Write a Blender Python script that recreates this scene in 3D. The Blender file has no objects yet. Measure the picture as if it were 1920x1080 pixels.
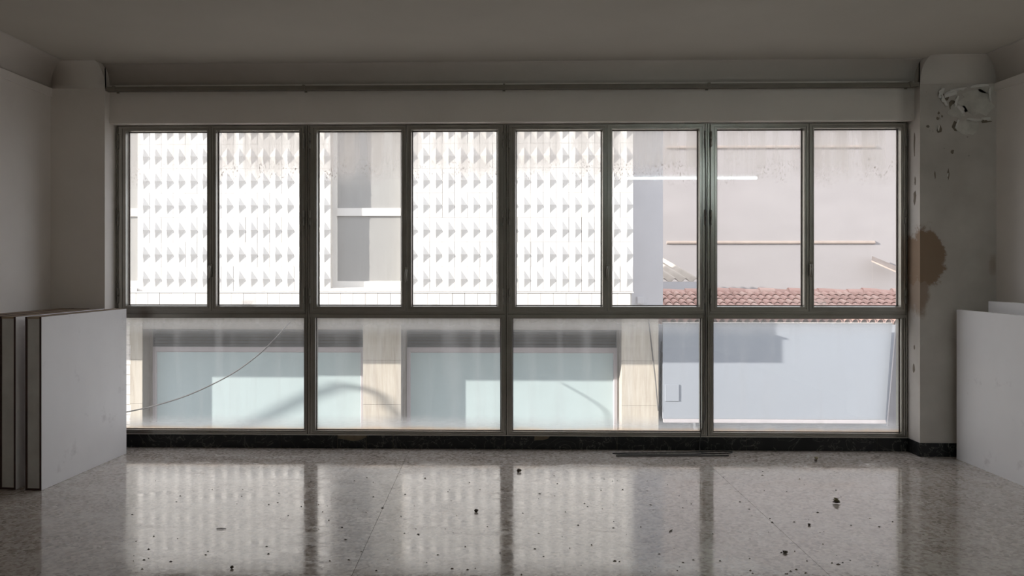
import bpy, bmesh, math, random
from mathutils import Vector, Matrix
C = bpy.context.scene.collection
scene = bpy.context.scene
R = random.Random(7)

# ------------------------------------------------------------------ camera
F = 1593.0; PX, PY = 884.0, 500.0; EYE = 1.36; PSI = 0.026
cam_d = bpy.data.cameras.new('camera'); cam = bpy.data.objects.new('camera', cam_d); C.objects.link(cam)
cam.location = (0, 0, EYE); cam.rotation_euler = (math.pi / 2, 0, PSI)
cam_d.sensor_width = 36; cam_d.lens = F / 1920 * 36
cam_d.shift_x = (960 - PX) / 1920; cam_d.shift_y = -(540 - PY) / 1920
cam_d.clip_start = 0.05; cam_d.clip_end = 300
scene.camera = cam

# ------------------------------------------------------------------ sky, sun, exposure
world = bpy.data.worlds.new('world'); scene.world = world; world.use_nodes = True
bg = world.node_tree.nodes['Background']
bg.inputs[0].default_value = (0.90, 0.92, 1.0, 1); bg.inputs[1].default_value = 1.35
SUN_DIR = Vector((3.2, 1.0, -0.95)).normalized()
sd = bpy.data.lights.new('sun', 'SUN'); sd.energy = 9.0; sd.angle = math.radians(0.55); sd.color = (1.0, 0.93, 0.86)
so = bpy.data.objects.new('sun', sd); C.objects.link(so); so.location = (-30, -5, 20)
so.rotation_euler = SUN_DIR.to_track_quat('-Z', 'Y').to_euler()
scene.view_settings.view_transform = 'Standard'; scene.view_settings.look = 'None'
scene.view_settings.gamma = 1.0; scene.view_settings.use_curve_mapping = False
scene.view_settings.exposure = 0.515
cy = scene.cycles
cy.max_bounces = 14; cy.diffuse_bounces = 8; cy.glossy_bounces = 5; cy.transparent_max_bounces = 16
cy.transmission_bounces = 8; cy.use_denoising = True; cy.sample_clamp_indirect = 6.0

# ------------------------------------------------------------------ sight lines: a pixel of the 1920x1080 frame -> a point of the place
FW = Vector((-math.sin(PSI), math.cos(PSI), 0)); RT = Vector((math.cos(PSI), math.sin(PSI), 0))
def ray(px, py): return RT * ((px - PX) / F) + FW + Vector((0, 0, (PY - py) / F))
def at(px, py, Y):
    d = ray(px, py); return Vector((0, 0, EYE)) + d * (Y / d.y)
def fl(px, py):
    d = ray(px, py); return Vector((0, 0, EYE)) + d * (EYE / -d.z)
def X(px, Y, py=420): return at(px, py, Y).x
def Z(py, Y, px=925): return at(px, py, Y).z

# ------------------------------------------------------------------ mesh helpers
class MB:
    def __init__(s): s.v = []; s.f = []; s.sm = []
    def add(s, vs, fs, smooth=False):
        b = len(s.v); s.v += [tuple(v) for v in vs]; s.f += [[i + b for i in f] for f in fs]; s.sm += [smooth] * len(fs); return s
    def box(s, x0, x1, y0, y1, z0, z1):
        vs = [(x, y, z) for x in (x0, x1) for y in (y0, y1) for z in (z0, z1)]
        return s.add(vs, [(0, 1, 3, 2), (4, 6, 7, 5), (0, 4, 5, 1), (2, 3, 7, 6), (0, 2, 6, 4), (1, 5, 7, 3)])
    def prism(s, poly, y0, y1):                                   # outline in x,z pushed along y
        n = len(poly)
        vs = [(x, y0, z) for x, z in poly] + [(x, y1, z) for x, z in poly]
        return s.add(vs, [list(range(n)), list(range(2 * n - 1, n - 1, -1))] + [(i, (i + 1) % n, n + (i + 1) % n, n + i) for i in range(n)])
    def prism_x(s, poly, x0, x1):                                 # outline in y,z pushed along x
        n = len(poly)
        vs = [(x0, y, z) for y, z in poly] + [(x1, y, z) for y, z in poly]
        return s.add(vs, [list(range(n)), list(range(2 * n - 1, n - 1, -1))] + [(i, (i + 1) % n, n + (i + 1) % n, n + i) for i in range(n)])
    def prism_y(s, poly, y0, y1): return s.prism(poly, y0, y1)
    def ring(s, o, i, prof):                                      # mitred frame between rectangles o and i (x0,x1,z0,z1); prof = [(t, y)]
        lv = []
        for t, y in prof:
            x0, x1, z0, z1 = [a + (b - a) * t for a, b in zip(o, i)]
            lv += [(x0, y, z0), (x1, y, z0), (x1, y, z1), (x0, y, z1)]
        fs = []
        for k in range(len(prof) - 1):
            for j in range(4):
                a = 4 * k + j; b = 4 * k + (j + 1) % 4; fs.append((a, b, b + 4, a + 4))
        k = len(prof) - 1
        for j in range(4):
            a = 4 * k + j; b = 4 * k + (j + 1) % 4; fs.append((a, b, (j + 1) % 4, j))
        return s.add(lv, fs)
    def tube(s, pts, r, n=6, smooth=True):
        pts = [Vector(p) for p in pts]; rs = r if isinstance(r, (list, tuple)) else [r] * len(pts)
        vs = []; up0 = None
        for i, p in enumerate(pts):
            t = (pts[min(i + 1, len(pts) - 1)] - pts[max(i - 1, 0)]).normalized()
            ref = Vector((0, 0, 1)) if abs(t.z) < 0.9 else Vector((1, 0, 0))
            if up0 is not None: ref = up0
            a = t.cross(ref); a = a.normalized() if a.length > 1e-6 else Vector((1, 0, 0)); b = a.cross(t).normalized(); up0 = b
            for k in range(n):
                th = 2 * math.pi * k / n; vs.append(p + (a * math.cos(th) + b * math.sin(th)) * rs[i])
        fs = [(i * n + k, i * n + (k + 1) % n, (i + 1) * n + (k + 1) % n, (i + 1) * n + k) for i in range(len(pts) - 1) for k in range(n)]
        s.add(vs, fs, smooth)
        b = len(s.v) - len(vs); m = len(pts) - 1
        s.f += [[b + k for k in range(n)], [b + m * n + k for k in range(n - 1, -1, -1)]]; s.sm += [False, False]
        return s
WL = {}
def mk(name, mb, mat, parent=None, origin=None, label=None, bevel=0):
    vs = [Vector(v) for v in mb.v]
    if origin is None:
        origin = WL[parent.name] if parent is not None else Vector(((min(v.x for v in vs) + max(v.x for v in vs)) / 2, (min(v.y for v in vs) + max(v.y for v in vs)) / 2, min(v.z for v in vs)))
    origin = Vector(origin)
    me = bpy.data.meshes.new(name); me.from_pydata([v - origin for v in vs], [], mb.f)
    for p, q in zip(me.polygons, mb.sm): p.use_smooth = q
    bm = bmesh.new(); bm.from_mesh(me); bmesh.ops.recalc_face_normals(bm, faces=bm.faces); bm.to_mesh(me); bm.free()
    me.materials.append(mat); o = bpy.data.objects.new(name, me); C.objects.link(o); WL[o.name] = origin
    if parent is not None: o.parent = parent; o.location = origin - WL[parent.name]
    else: o.location = origin
    if label: o['label'] = label
    if bevel:
        m = o.modifiers.new('bevel', 'BEVEL'); m.width = bevel; m.segments = 2; m.limit_method = 'ANGLE'
    return o
def share(name, me, mat, parent, loc, scale=(1, 1, 1), rot=(0, 0, 0)):
    if me.materials: pass
    else: me.materials.append(mat)
    o = bpy.data.objects.new(name, me); C.objects.link(o); o.parent = parent
    o.location = Vector(loc) - WL[parent.name]; o.scale = scale; o.rotation_euler = rot; WL[o.name] = Vector(loc); return o
def mesh(name, vs, fs, smooth=False):
    me = bpy.data.meshes.new(name); me.from_pydata(vs, [], fs)
    bm = bmesh.new(); bm.from_mesh(me); bmesh.ops.recalc_face_normals(bm, faces=bm.faces); bm.to_mesh(me); bm.free()
    for p in me.polygons: p.use_smooth = smooth
    return me
def empty(name, loc):
    o = bpy.data.objects.new(name, None); C.objects.link(o); o.location = loc; o.empty_display_size = 0.1; WL[o.name] = Vector(loc); return o
def tag(o, label, cat, group=None, kind=None):
    o['label'] = label; o['category'] = cat
    if group: o['group'] = group
    if kind: o['kind'] = kind
    return o

# ------------------------------------------------------------------ materials
def lin(r, g, b): return tuple(((c / 255) / 12.92 if c / 255 <= 0.04045 else ((c / 255 + 0.055) / 1.055) ** 2.4) for c in (r, g, b)) + (1,)
class NT:
    def __init__(s, name):
        s.m = bpy.data.materials.new(name); s.m.use_nodes = True; s.t = s.m.node_tree; s.b = s.t.nodes['Principled BSDF']; s.out = s.t.nodes['Material Output']
    def n(s, typ, **kw):
        nd = s.t.nodes.new(typ)
        for k, v in kw.items():
            if k in nd.inputs.keys() if isinstance(k, str) else False: nd.inputs[k].default_value = v
            else: setattr(nd, k, v)
        return nd
    def l(s, a, b): s.t.links.new(a, b)
    def coord(s, scale=(1, 1, 1), loc=(0, 0, 0), kind='Object'):
        tc = s.n('ShaderNodeTexCoord'); mp = s.n('ShaderNodeMapping'); mp.inputs['Scale'].default_value = scale; mp.inputs['Location'].default_value = loc
        s.l(tc.outputs[kind], mp.inputs[0]); return mp.outputs[0]
    def noise(s, vec, scale, detail=4, rough=0.55):
        nd = s.n('ShaderNodeTexNoise'); nd.inputs['Scale'].default_value = scale; nd.inputs['Detail'].default_value = detail; nd.inputs['Roughness'].default_value = rough
        s.l(vec, nd.inputs['Vector']); return nd.outputs['Fac']
    def ramp(s, fac, *stops):
        nd = s.n('ShaderNodeValToRGB'); e = nd.color_ramp.elements
        while len(e) < len(stops): e.new(0.5)
        for el, (p, c) in zip(e, stops): el.position = p; el.color = c if isinstance(c, tuple) else (c, c, c, 1)
        s.l(fac, nd.inputs[0]); return nd.outputs[0]
    def mix(s, fac, a, b, mode='MIX'):
        nd = s.n('ShaderNodeMix'); nd.data_type = 'RGBA'; nd.blend_type = mode
        for v, k in ((fac, 0), (a, 6), (b, 7)):
            if hasattr(v, 'is_output'): s.l(v, nd.inputs[k])
            else: nd.inputs[k].default_value = v
        return nd.outputs[2]
    def math(s, op, a, b=0.0, clamp=False):
        nd = s.n('ShaderNodeMath'); nd.operation = op; nd.use_clamp = clamp
        for v, k in ((a, 0), (b, 1)):
            if hasattr(v, 'is_output'): s.l(v, nd.inputs[k])
            else: nd.inputs[k].default_value = v
        return nd.outputs[0]
    def mr(s, v, a, b, c=0.0, d=1.0):
        nd = s.n('ShaderNodeMapRange'); nd.interpolation_type = 'SMOOTHSTEP'; s.l(v, nd.inputs[0])
        for k, q in zip((1, 2, 3, 4), (a, b, c, d)): nd.inputs[k].default_value = q
        return nd.outputs[0]
    def bump(s, h, strength, dist=0.01):
        nd = s.n('ShaderNodeBump'); nd.inputs['Strength'].default_value = strength; nd.inputs['Distance'].default_value = dist
        s.l(h, nd.inputs['Height']); s.l(nd.outputs[0], s.b.inputs['Normal'])
    def set(s, col=None, rough=None, metal=None, spec=None):
        for v, k in ((col, 'Base Color'), (rough, 'Roughness'), (metal, 'Metallic'), (spec, 'Specular IOR Level')):
            if v is None: continue
            if hasattr(v, 'is_output'): s.l(v, s.b.inputs[k])
            else: s.b.inputs[k].default_value = v
        return s
def plain(name, rgb, rough=0.6, metal=0.0, vary=0.12, scale=6.0, spec=0.5, stretch=(1, 1, 1), bump=0.0):
    t = NT(name); c = lin(*rgb)
    f = t.noise(t.coord(stretch), scale, 5)
    lo = tuple(x * (1 - vary) for x in c[:3]) + (1,); hi = tuple(min(1, x * (1 + vary)) for x in c[:3]) + (1,)
    t.set(t.ramp(f, (0.3, lo), (0.7, hi)), rough, metal, spec)
    if bump: t.bump(f, bump, 0.004)
    return t.m

def wall_paint():
    t = NT('wall_paint'); v = t.coord()
    f = t.noise(v, 1.6, 5); g = t.noise(v, 22, 4)
    c = t.ramp(f, (0.3, lin(228, 222, 217)), (0.7, lin(238, 232, 227)))
    t.set(c, 0.75, 0, 0.3); t.bump(g, 0.12, 0.004); return t.m
def pier_paint():                                                  # damp window wall: brown water stain and crumbling paint on the right pier
    t = NT('damp_wall_paint'); tc = t.n('ShaderNodeTexCoord'); v = tc.outputs['Object']
    sx = t.n('ShaderNodeSeparateXYZ'); t.l(v, sx.inputs[0])
    f = t.noise(v, 1.6, 5); g = t.noise(v, 22, 4); w = t.noise(v, 7, 5, 0.7)
    c = t.ramp(f, (0.3, lin(226, 220, 214)), (0.7, lin(236, 230, 224)))
    def blob(cx, cz, rx, rz, soft, wob):
        a = t.math('DIVIDE', t.math('SUBTRACT', sx.outputs[0], cx), rx); b = t.math('DIVIDE', t.math('SUBTRACT', sx.outputs[2], cz), rz)
        d = t.math('SQRT', t.math('ADD', t.math('MULTIPLY', a, a), t.math('MULTIPLY', b, b)))
        d = t.math('ADD', d, t.math('MULTIPLY', t.math('SUBTRACT', w, 0.5), wob * 1.7))
        return t.mr(d, 1.0 + soft, 1.0 - soft)
    p = at(1742, 482, 6.17); b1 = blob(p.x, p.z, 0.115, 0.2, 0.12, 1.1)
    p2 = at(1728, 545, 6.17); b2 = blob(p2.x, p2.z, 0.05, 0.16, 0.3, 1.0)
    p3 = at(1861, 495, 6.17); b3 = blob(p3.x, p3.z, 0.03, 0.07, 0.4, 1.0)
    st = t.math('MAXIMUM', b1, t.math('MAXIMUM', t.math('MULTIPLY', b2, 0.8), t.math('MULTIPLY', b3, 0.5)))
    near = t.mr(sx.outputs[0], p.x - 0.2, p.x - 0.12)             # darker mottled tone and flaked specks only on this pier
    c = t.mix(t.math('MULTIPLY', near, t.ramp(t.noise(v, 2.6, 5), (0.3, 0.45), (0.7, 0.85))), c, lin(178, 172, 166))
    c = t.mix(t.math('MULTIPLY', st, 0.85), c, lin(140, 112, 86))
    sp = t.ramp(t.noise(v, 16, 6, 0.75), (0.66, 0.0), (0.7, 1.0))
    hi = t.mr(sx.outputs[2], 1.7, 2.3)
    c = t.mix(t.math('MULTIPLY', t.math('MULTIPLY', sp, near), t.math('MULTIPLY', hi, 0.75)), c, lin(98, 92, 84))
    t.set(c, 0.8, 0, 0.25); t.bump(g, 0.15, 0.005); return t.m
def terrazzo():
    t = NT('terrazzo'); v = t.coord()
    vo = t.n('ShaderNodeTexVoronoi'); vo.inputs['Scale'].default_value = 62; t.l(v, vo.inputs['Vector'])
    chips = t.ramp(vo.outputs['Color'], (0.0, lin(96, 84, 76)), (0.22, lin(150, 138, 130)), (0.5, lin(200, 190, 182)), (1.0, lin(240, 233, 226)))
    vo2 = t.n('ShaderNodeTexVoronoi'); vo2.inputs['Scale'].default_value = 150; t.l(v, vo2.inputs['Vector'])
    fine = t.ramp(vo2.outputs['Color'], (0.0, lin(160, 150, 143)), (1.0, lin(216, 208, 200)))
    big = t.noise(v, 1.1, 4)
    c = t.mix(0.3, chips, fine)
    c = t.mix(0.5, c, t.ramp(big, (0.3, lin(190, 182, 176)), (0.7, lin(226, 218, 212))), 'MULTIPLY')
    c = t.mix(t.ramp(t.noise(v, 3.2, 6, 0.7), (0.46, 0.0), (0.72, 0.55)), c, lin(206, 200, 193))   # dust film
    w = t.n('ShaderNodeTexNoise'); t.l(t.coord((0.7, 2.0, 1)), w.inputs['Vector'])   # wiping marks and scuffs in the polish
    for k_, q_ in (('Scale', 2.4), ('Detail', 9), ('Roughness', 0.72), ('Distortion', 1.4)): w.inputs[k_].default_value = q_
    w2 = t.n('ShaderNodeTexNoise'); t.l(t.coord((1.0, 3.0, 1), (3.1, 1.7, 0)), w2.inputs['Vector'])
    for k_, q_ in (('Scale', 1.7), ('Detail', 7), ('Roughness', 0.6), ('Distortion', 3.0)): w2.inputs[k_].default_value = q_
    scr = t.ramp(t.math('ABSOLUTE', t.math('SUBTRACT', w2.outputs['Fac'], 0.5)), (0.0, 1.0), (0.012, 0.0))
    r = t.ramp(w.outputs['Fac'], (0.34, 0.04), (0.52, 0.085), (0.62, 0.2), (0.74, 0.38))
    r = t.math('ADD', r, t.math('MULTIPLY', scr, 0.18))
    c = t.mix(t.math('MULTIPLY', scr, 0.3), c, lin(226, 220, 214))
    t.set(c, r, 0, 0.95)
    t.bump(t.noise(v, 5, 5, 0.6), 0.035, 0.01); return t.m
def marble():
    t = NT('black_marble'); v = t.coord()
    w = t.n('ShaderNodeTexNoise'); w.inputs['Scale'].default_value = 6; w.inputs['Detail'].default_value = 6; w.inputs['Distortion'].default_value = 2.2; t.l(v, w.inputs['Vector'])
    d = t.math('ABSOLUTE', t.math('SUBTRACT', w.outputs['Fac'], 0.5))
    t.set(t.ramp(d, (0.0, lin(120, 117, 112)), (0.006, lin(64, 63, 62)), (0.02, lin(30, 31, 32)), (0.3, lin(22, 23, 24))), 0.4, 0, 0.35); return t.m
def aluminium():
    t = NT('anodised_aluminium'); f = t.noise(t.coord((1, 1, 1)), 5, 5); 
    c = t.ramp(f, (0.3, lin(158, 155, 148)), (0.7, lin(176, 173, 166)))
    t.set(c, 0.24, 0.65, 0.5); return t.m
def glass(name, lower):
    t = NT(name); t.t.nodes.remove(t.b)
    tc = t.n('ShaderNodeTexCoord'); v = tc.outputs['Object']; sx = t.n('ShaderNodeSeparateXYZ'); t.l(v, sx.inputs[0])
    oi = t.n('ShaderNodeObjectInfo'); off = t.n('ShaderNodeVectorMath'); off.operation = 'ADD'; t.l(v, off.inputs[0])
    cb = t.n('ShaderNodeCombineXYZ'); k = t.math('MULTIPLY', oi.outputs['Random'], 40.0); t.l(k, cb.inputs[0]); t.l(k, cb.inputs[2]); t.l(cb.outputs[0], off.inputs[1])
    def stretched(sxx, szz, scale, det=4, ro=0.6):
        mp = t.n('ShaderNodeMapping'); mp.inputs['Scale'].default_value = (sxx, 1, szz); t.l(off.outputs[0], mp.inputs[0]); return t.noise(mp.outputs[0], scale, det, ro)
    at_d = t.n('ShaderNodeAttribute'); at_d.attribute_type = 'OBJECT'; at_d.attribute_name = 'dirt'
    at_h = t.n('ShaderNodeAttribute'); at_h.attribute_type = 'OBJECT'; at_h.attribute_name = 'pane_height'
    dz = t.math('SUBTRACT', at_h.outputs['Fac'], sx.outputs[2])    # metres below the pane's top
    streak = stretched(4.5, 0.3, 2.2, 3, 0.5)
    if not lower:
        edge = t.math('ADD', dz, t.math('MULTIPLY', t.math('SUBTRACT', stretched(1.0, 0.8, 4, 5), 0.5), 0.3))
        veil = t.mr(edge, 0.46, 0.2)
        wipe = t.ramp(streak, (0.40, 1.0), (0.58, 0.0))              # runs where drips have washed the film off
        veil = t.math('MULTIPLY', veil, t.math('SUBTRACT', 1.0, t.math('MULTIPLY', wipe, 0.55)))
        drop = t.ramp(stretched(1.0, 0.55, 95, 2, 0.5), (0.60, 0.0), (0.68, 1.0))
        zone = t.math('MULTIPLY', t.mr(dz, 0.16, 0.3), t.mr(dz, 0.46, 0.34))
        patch = t.ramp(stretched(1, 1, 5, 3), (0.45, 0.0), (0.6, 1.0))
        drops = t.math('MULTIPLY', t.math('MULTIPLY', drop, zone), t.math('MULTIPLY', patch, at_d.outputs['Fac']))
        fac = t.math('ADD', t.math('MULTIPLY', t.math('MULTIPLY', veil, 0.42), at_d.outputs['Fac']), 0.05)
        low = t.math('MULTIPLY', t.mr(sx.outputs[2], 0.10, 0.0), t.ramp(stretched(1, 1, 3.0, 4), (0.56, 0.0), (0.7, 0.45)))
        fac = t.math('ADD', t.math('ADD', fac, t.math('MULTIPLY', drops, 0.6)), low, True)
        col = t.mix(drops, lin(226, 219, 212), lin(120, 108, 98))
    else:
        top = t.math('MULTIPLY', t.mr(dz, 0.16, 0.0), t.ramp(stretched(7, 0.6, 3, 4), (0.2, 0.7), (0.8, 1.0)))
        botn = t.math('ADD', sx.outputs[2], t.math('MULTIPLY', t.math('SUBTRACT', stretched(1, 1, 4, 4), 0.5), 0.05))
        bot = t.mr(botn, 0.13, -0.01)
        rim = t.mr(botn, 0.035, 0.0)
        st = t.ramp(streak, (0.5, 0.0), (0.8, 0.1))
        fac = t.math('ADD', t.math('ADD', t.math('MULTIPLY', top, 0.34), t.math('MULTIPLY', bot, 0.4)), t.math('ADD', st, 0.05), True)
        fac = t.math('MULTIPLY', fac, at_d.outputs['Fac'])
        col = t.mix(rim, lin(226, 226, 224), lin(238, 214, 186))
    tr = t.n('ShaderNodeBsdfTransparent'); tr.inputs[0].default_value = (0.985, 0.995, 0.99, 1)
    gl = t.n('ShaderNodeBsdfGlossy'); gl.inputs['Roughness'].default_value = 0.02
    lw = t.n('ShaderNodeLayerWeight'); lw.inputs[0].default_value = 0.5   # reflectance of a thin pane: 4 % head on, rising at grazing angles
    fr = t.math('ADD', t.math('MULTIPLY', t.math('POWER', lw.outputs['Facing'], 5.0), 0.9), 0.04)
    m1 = t.n('ShaderNodeMixShader'); t.l(fr, m1.inputs[0]); t.l(tr.outputs[0], m1.inputs[1]); t.l(gl.outputs[0], m1.inputs[2])
    tl = t.n('ShaderNodeBsdfTranslucent'); t.l(col, tl.inputs[0])
    df = t.n('ShaderNodeBsdfDiffuse'); t.l(col, df.inputs[0])
    m2 = t.n('ShaderNodeMixShader'); m2.inputs[0].default_value = 0.2; t.l(tl.outputs[0], m2.inputs[1]); t.l(df.outputs[0], m2.inputs[2])
    m3 = t.n('ShaderNodeMixShader'); t.l(fac, m3.inputs[0]); t.l(m1.outputs[0], m3.inputs[1]); t.l(m2.outputs[0], m3.inputs[2])
    t.l(m3.outputs[0], t.out.inputs[0]); return t.m
def stone():
    t = NT('travertine'); v = t.coord((9, 9, 0.7)); f = t.noise(v, 2.2, 6, 0.65)
    t.set(t.ramp(f, (0.25, lin(160, 150, 138)), (0.5, lin(180, 172, 160)), (0.75, lin(192, 186, 176))), 0.7); return t.m
def laminate():
    t = NT('white_laminate'); v = t.coord(); f = t.noise(v, 2.0, 4)
    c = t.ramp(f, (0.3, lin(236, 234, 235)), (0.7, lin(243, 241, 242)))
    s1 = t.ramp(t.noise(v, 4.5, 6, 0.7), (0.60, 0.0), (0.74, 0.4))
    t.set(t.mix(s1, c, lin(170, 162, 164)), 0.42, 0, 0.45); return t.m
def clay():
    t = NT('clay_tile'); oi = t.n('ShaderNodeObjectInfo'); f = t.noise(t.coord(), 9, 4)
    c = t.ramp(oi.outputs['Random'], (0.0, lin(170, 134, 124)), (0.5, lin(188, 150, 140)), (1.0, lin(196, 166, 155)))
    t.set(t.mix(t.ramp(f, (0.5, 0.0), (0.8, 0.5)), c, lin(170, 150, 140)), 0.85); return t.m
M = dict(
    wall=wall_paint(), pier=pier_paint(), terrazzo=terrazzo(), marble=marble(), alu=aluminium(),
    glass_up=glass('dirty_glass', False), glass_low=glass('dusty_glass', True),
    ceiling=plain('ceiling_paint', (192, 187, 178), 0.85, vary=0.04, scale=1.2, spec=0.2, bump=0.05),
    cove=plain('cove_paint', (216, 210, 203), 0.8, vary=0.04, scale=1.5, spec=0.2, bump=0.05), grout=plain('dark_joint', (70, 64, 60), 0.9), plaster=plain('bare_plaster', (120, 108, 90), 0.9, bump=0.4, scale=30),
    paint_flake=plain('paint_flake', (226, 224, 220), 0.8, vary=0.06), bare=plain('bare_render', (205, 202, 195), 0.9, vary=0.16, scale=14, bump=0.4),
    shadowgap=plain('gap_shadow_tone', (124, 114, 102), 0.9), steel=plain('hinge_steel', (150, 148, 142), 0.35, 0.8), handle=plain('handle_metal', (150, 146, 138), 0.3, 0.85),  # shadowgap: colour standing in for shadow in paint chips and louvre gaps
    gasket=plain('rubber_gasket', (64, 48, 42), 0.7), rail=plain('rail_enamel', (128, 122, 112), 0.45, vary=0.1),
    lam=laminate(), chip=plain('brown_edge', (62, 38, 34), 0.7, scale=20), raw=plain('raw_chipboard', (150, 132, 110), 0.85, scale=16, vary=0.2), core=plain('panel_end', (196, 194, 190), 0.6),
    white_tile=plain('white_facade_tile', (212, 209, 205), 0.5, vary=0.03, scale=3), facade_back=plain('facade_mortar', (206, 202, 196), 0.9),
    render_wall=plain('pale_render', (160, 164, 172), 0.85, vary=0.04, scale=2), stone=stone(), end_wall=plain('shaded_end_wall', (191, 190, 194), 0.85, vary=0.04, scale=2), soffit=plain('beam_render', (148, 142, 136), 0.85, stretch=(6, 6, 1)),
    shop=plain('frosted_turquoise_glass', (168, 182, 184), 0.35, vary=0.03, scale=1.5), louvre=plain('louvre_grey', (104, 103, 103), 0.6, vary=0.1), pale_metal=plain('pale_metal', (164, 158, 160), 0.5, vary=0.05),
    blind=plain('window_blind', (148, 147, 145), 0.4, vary=0.05, stretch=(5, 1, 0.4)), brick=plain('white_brick', (226, 220, 214), 0.85),
    pink=plain('pink_render', (156, 151, 152), 0.9, vary=0.05, scale=0.7, stretch=(1, 1, 2.5)), tan=plain('tan_moulding', (160, 146, 138), 0.9, vary=0.12, scale=3),
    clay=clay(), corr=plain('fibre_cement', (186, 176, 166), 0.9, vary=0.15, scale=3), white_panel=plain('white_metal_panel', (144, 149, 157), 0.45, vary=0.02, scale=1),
    post=plain('weathered_steel', (86, 86, 92), 0.7, vary=0.2, stretch=(1, 1, 0.3)), cable=plain('grey_cable', (56, 54, 53), 0.6), dark_cable=plain('dark_cable', (92, 89, 86), 0.6),
    asphalt=plain('asphalt', (132, 130, 127), 0.9, scale=3), outer=plain('outer_render', (200, 194, 186), 0.9, scale=2),
    debris=plain('dry_debris', (84, 72, 60), 0.9, scale=60), leaf=plain('dry_leaf', (128, 116, 84), 0.9, scale=60), white_enamel=plain('white_enamel', (225, 225, 222), 0.4),
)
def emit(name, col, s):
    t = NT(name); t.b.inputs['Base Color'].default_value = (0.8, 0.8, 0.8, 1); t.b.inputs['Emission Color'].default_value = col; t.b.inputs['Emission Strength'].default_value = s; return t.m
M['tube'] = emit('lit_tube', (0.84, 1.0, 1.0, 1), 32.0)

# ================================================================== THE ROOM
YP, YH, YB, YF_ = 6.17, 6.25, 6.335, 6.345          # pier face, header face, baseboard face, window frame face
XL = X(95, YP, 400); XR = X(1868, YP, 400)          # side walls
XA = X(196.5, YP); XB = X(1725, YP)                 # edges of the window recess
YREAR = -1.6; ZC = 2.84
ZW0 = 0.098                                         # underside of the window frame
ZW1 = Z(228.5, YH)                                  # soffit of the header
YOUT = 6.45

floor = mk('floor', MB().box(XL - 0.2, XR + 0.2, YREAR - 0.2, YOUT, -0.25, -0.008), M['grout'], origin=(0, 0, 0))
tag(floor, 'worn polished terrazzo floor in long slabs with dust and scuffs', 'floor', kind='structure')
xs = [XL, -2.728, -0.624, 1.480, XR]
for a, b in zip(xs, xs[1:]):
    mk('floor_slab', MB().box(a + 0.0009, b - 0.0009, YREAR, 6.34, -0.03, 0.0), M['terrazzo'], floor, origin=(0, 0, 0))
ceiling = mk('ceiling', MB().box(XL - 0.2, XR + 0.2, YREAR - 0.2, YOUT, ZC, ZC + 0.25), M['ceiling'])
tag(ceiling, 'plain grey painted ceiling with rounded edges above the window', 'ceiling', kind='structure')
def cove(Rr, n=8): return [(Rr - Rr * math.cos(a), -Rr + Rr * math.sin(a)) for a in [math.pi / 2 * i / n for i in range(n + 1)]]
def cove_obj(name, mapf, Rr, label):
    prof = cove(Rr); pts = [(d, ZC + z) for d, z in prof] + [(0.0, ZC + 0.02), (-0.02, ZC + 0.02), (-0.02, ZC - Rr)]
    mb = MB(); p0 = [mapf(d, z, 0) for d, z in pts]; p1 = [mapf(d, z, 1) for d, z in pts]; n = len(pts)
    fs = [(i, (i + 1) % n, n + (i + 1) % n, n + i) for i in range(n)]
    mb.add(p0 + p1, fs, False)
    for i in range(8): mb.sm[i] = True
    mb.f += [list(range(n)), list(range(2 * n - 1, n - 1, -1))]; mb.sm += [False, False]
    o = mk(name, mb, M['cove']); tag(o, label, 'moulding', kind='structure'); return o
RC = 0.17
cove_obj('trim_1', lambda d, z, k: (XL + d, (YREAR, YP)[k], z), RC, 'rounded ceiling cove above the left side wall')
cove_obj('trim_2', lambda d, z, k: (XR - d, (YREAR, YP)[k], z), RC, 'rounded ceiling cove above the right side wall')
cove_obj('trim_3', lambda d, z, k: ((XL, XA)[k], YP - d, z), RC, 'rounded ceiling cove over the left pier')
cove_obj('trim_4', lambda d, z, k: ((XB, XR)[k], YP - d, z), RC, 'rounded ceiling cove over the peeling right pier')
cove_obj('trim_5', lambda d, z, k: ((XA, XB)[k], YH - d, z), 0.13, 'long rounded cove over the window header')
w = mk('wall_left', MB().box(XL - 0.2, XL, YREAR - 0.2, YOUT, -0.02, ZC + 0.02), M['wall'])
tag(w, 'grey painted side wall behind the stacked hollow boards', 'wall', kind='structure')
w = mk('wall_right', MB().box(XR, XR + 0.2, YREAR - 0.2, YOUT, -0.02, ZC + 0.02), M['wall'])
tag(w, 'grey painted side wall behind the white leaning boards', 'wall', kind='structure')
w = mk('wall_rear', MB().box(XL - 0.2, XR + 0.2, YREAR - 0.2, YREAR, -0.02, ZC + 0.02), M['wall'])
tag(w, 'plain painted rear wall facing the window', 'wall', kind='structure')
for nm, x0, x1, lb in (('trim_6', XL, XL + 0.014, 'flat picture rail along the top of the left wall'), ('trim_7', XR - 0.014, XR, 'flat picture rail along the top of the right wall')):
    zt = Z(166, YP, 95); o = mk(nm, MB().box(x0, x1, YREAR, YP, zt - 0.062, zt), M['wall'], bevel=0.002); tag(o, lb, 'moulding', kind='structure')

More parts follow.
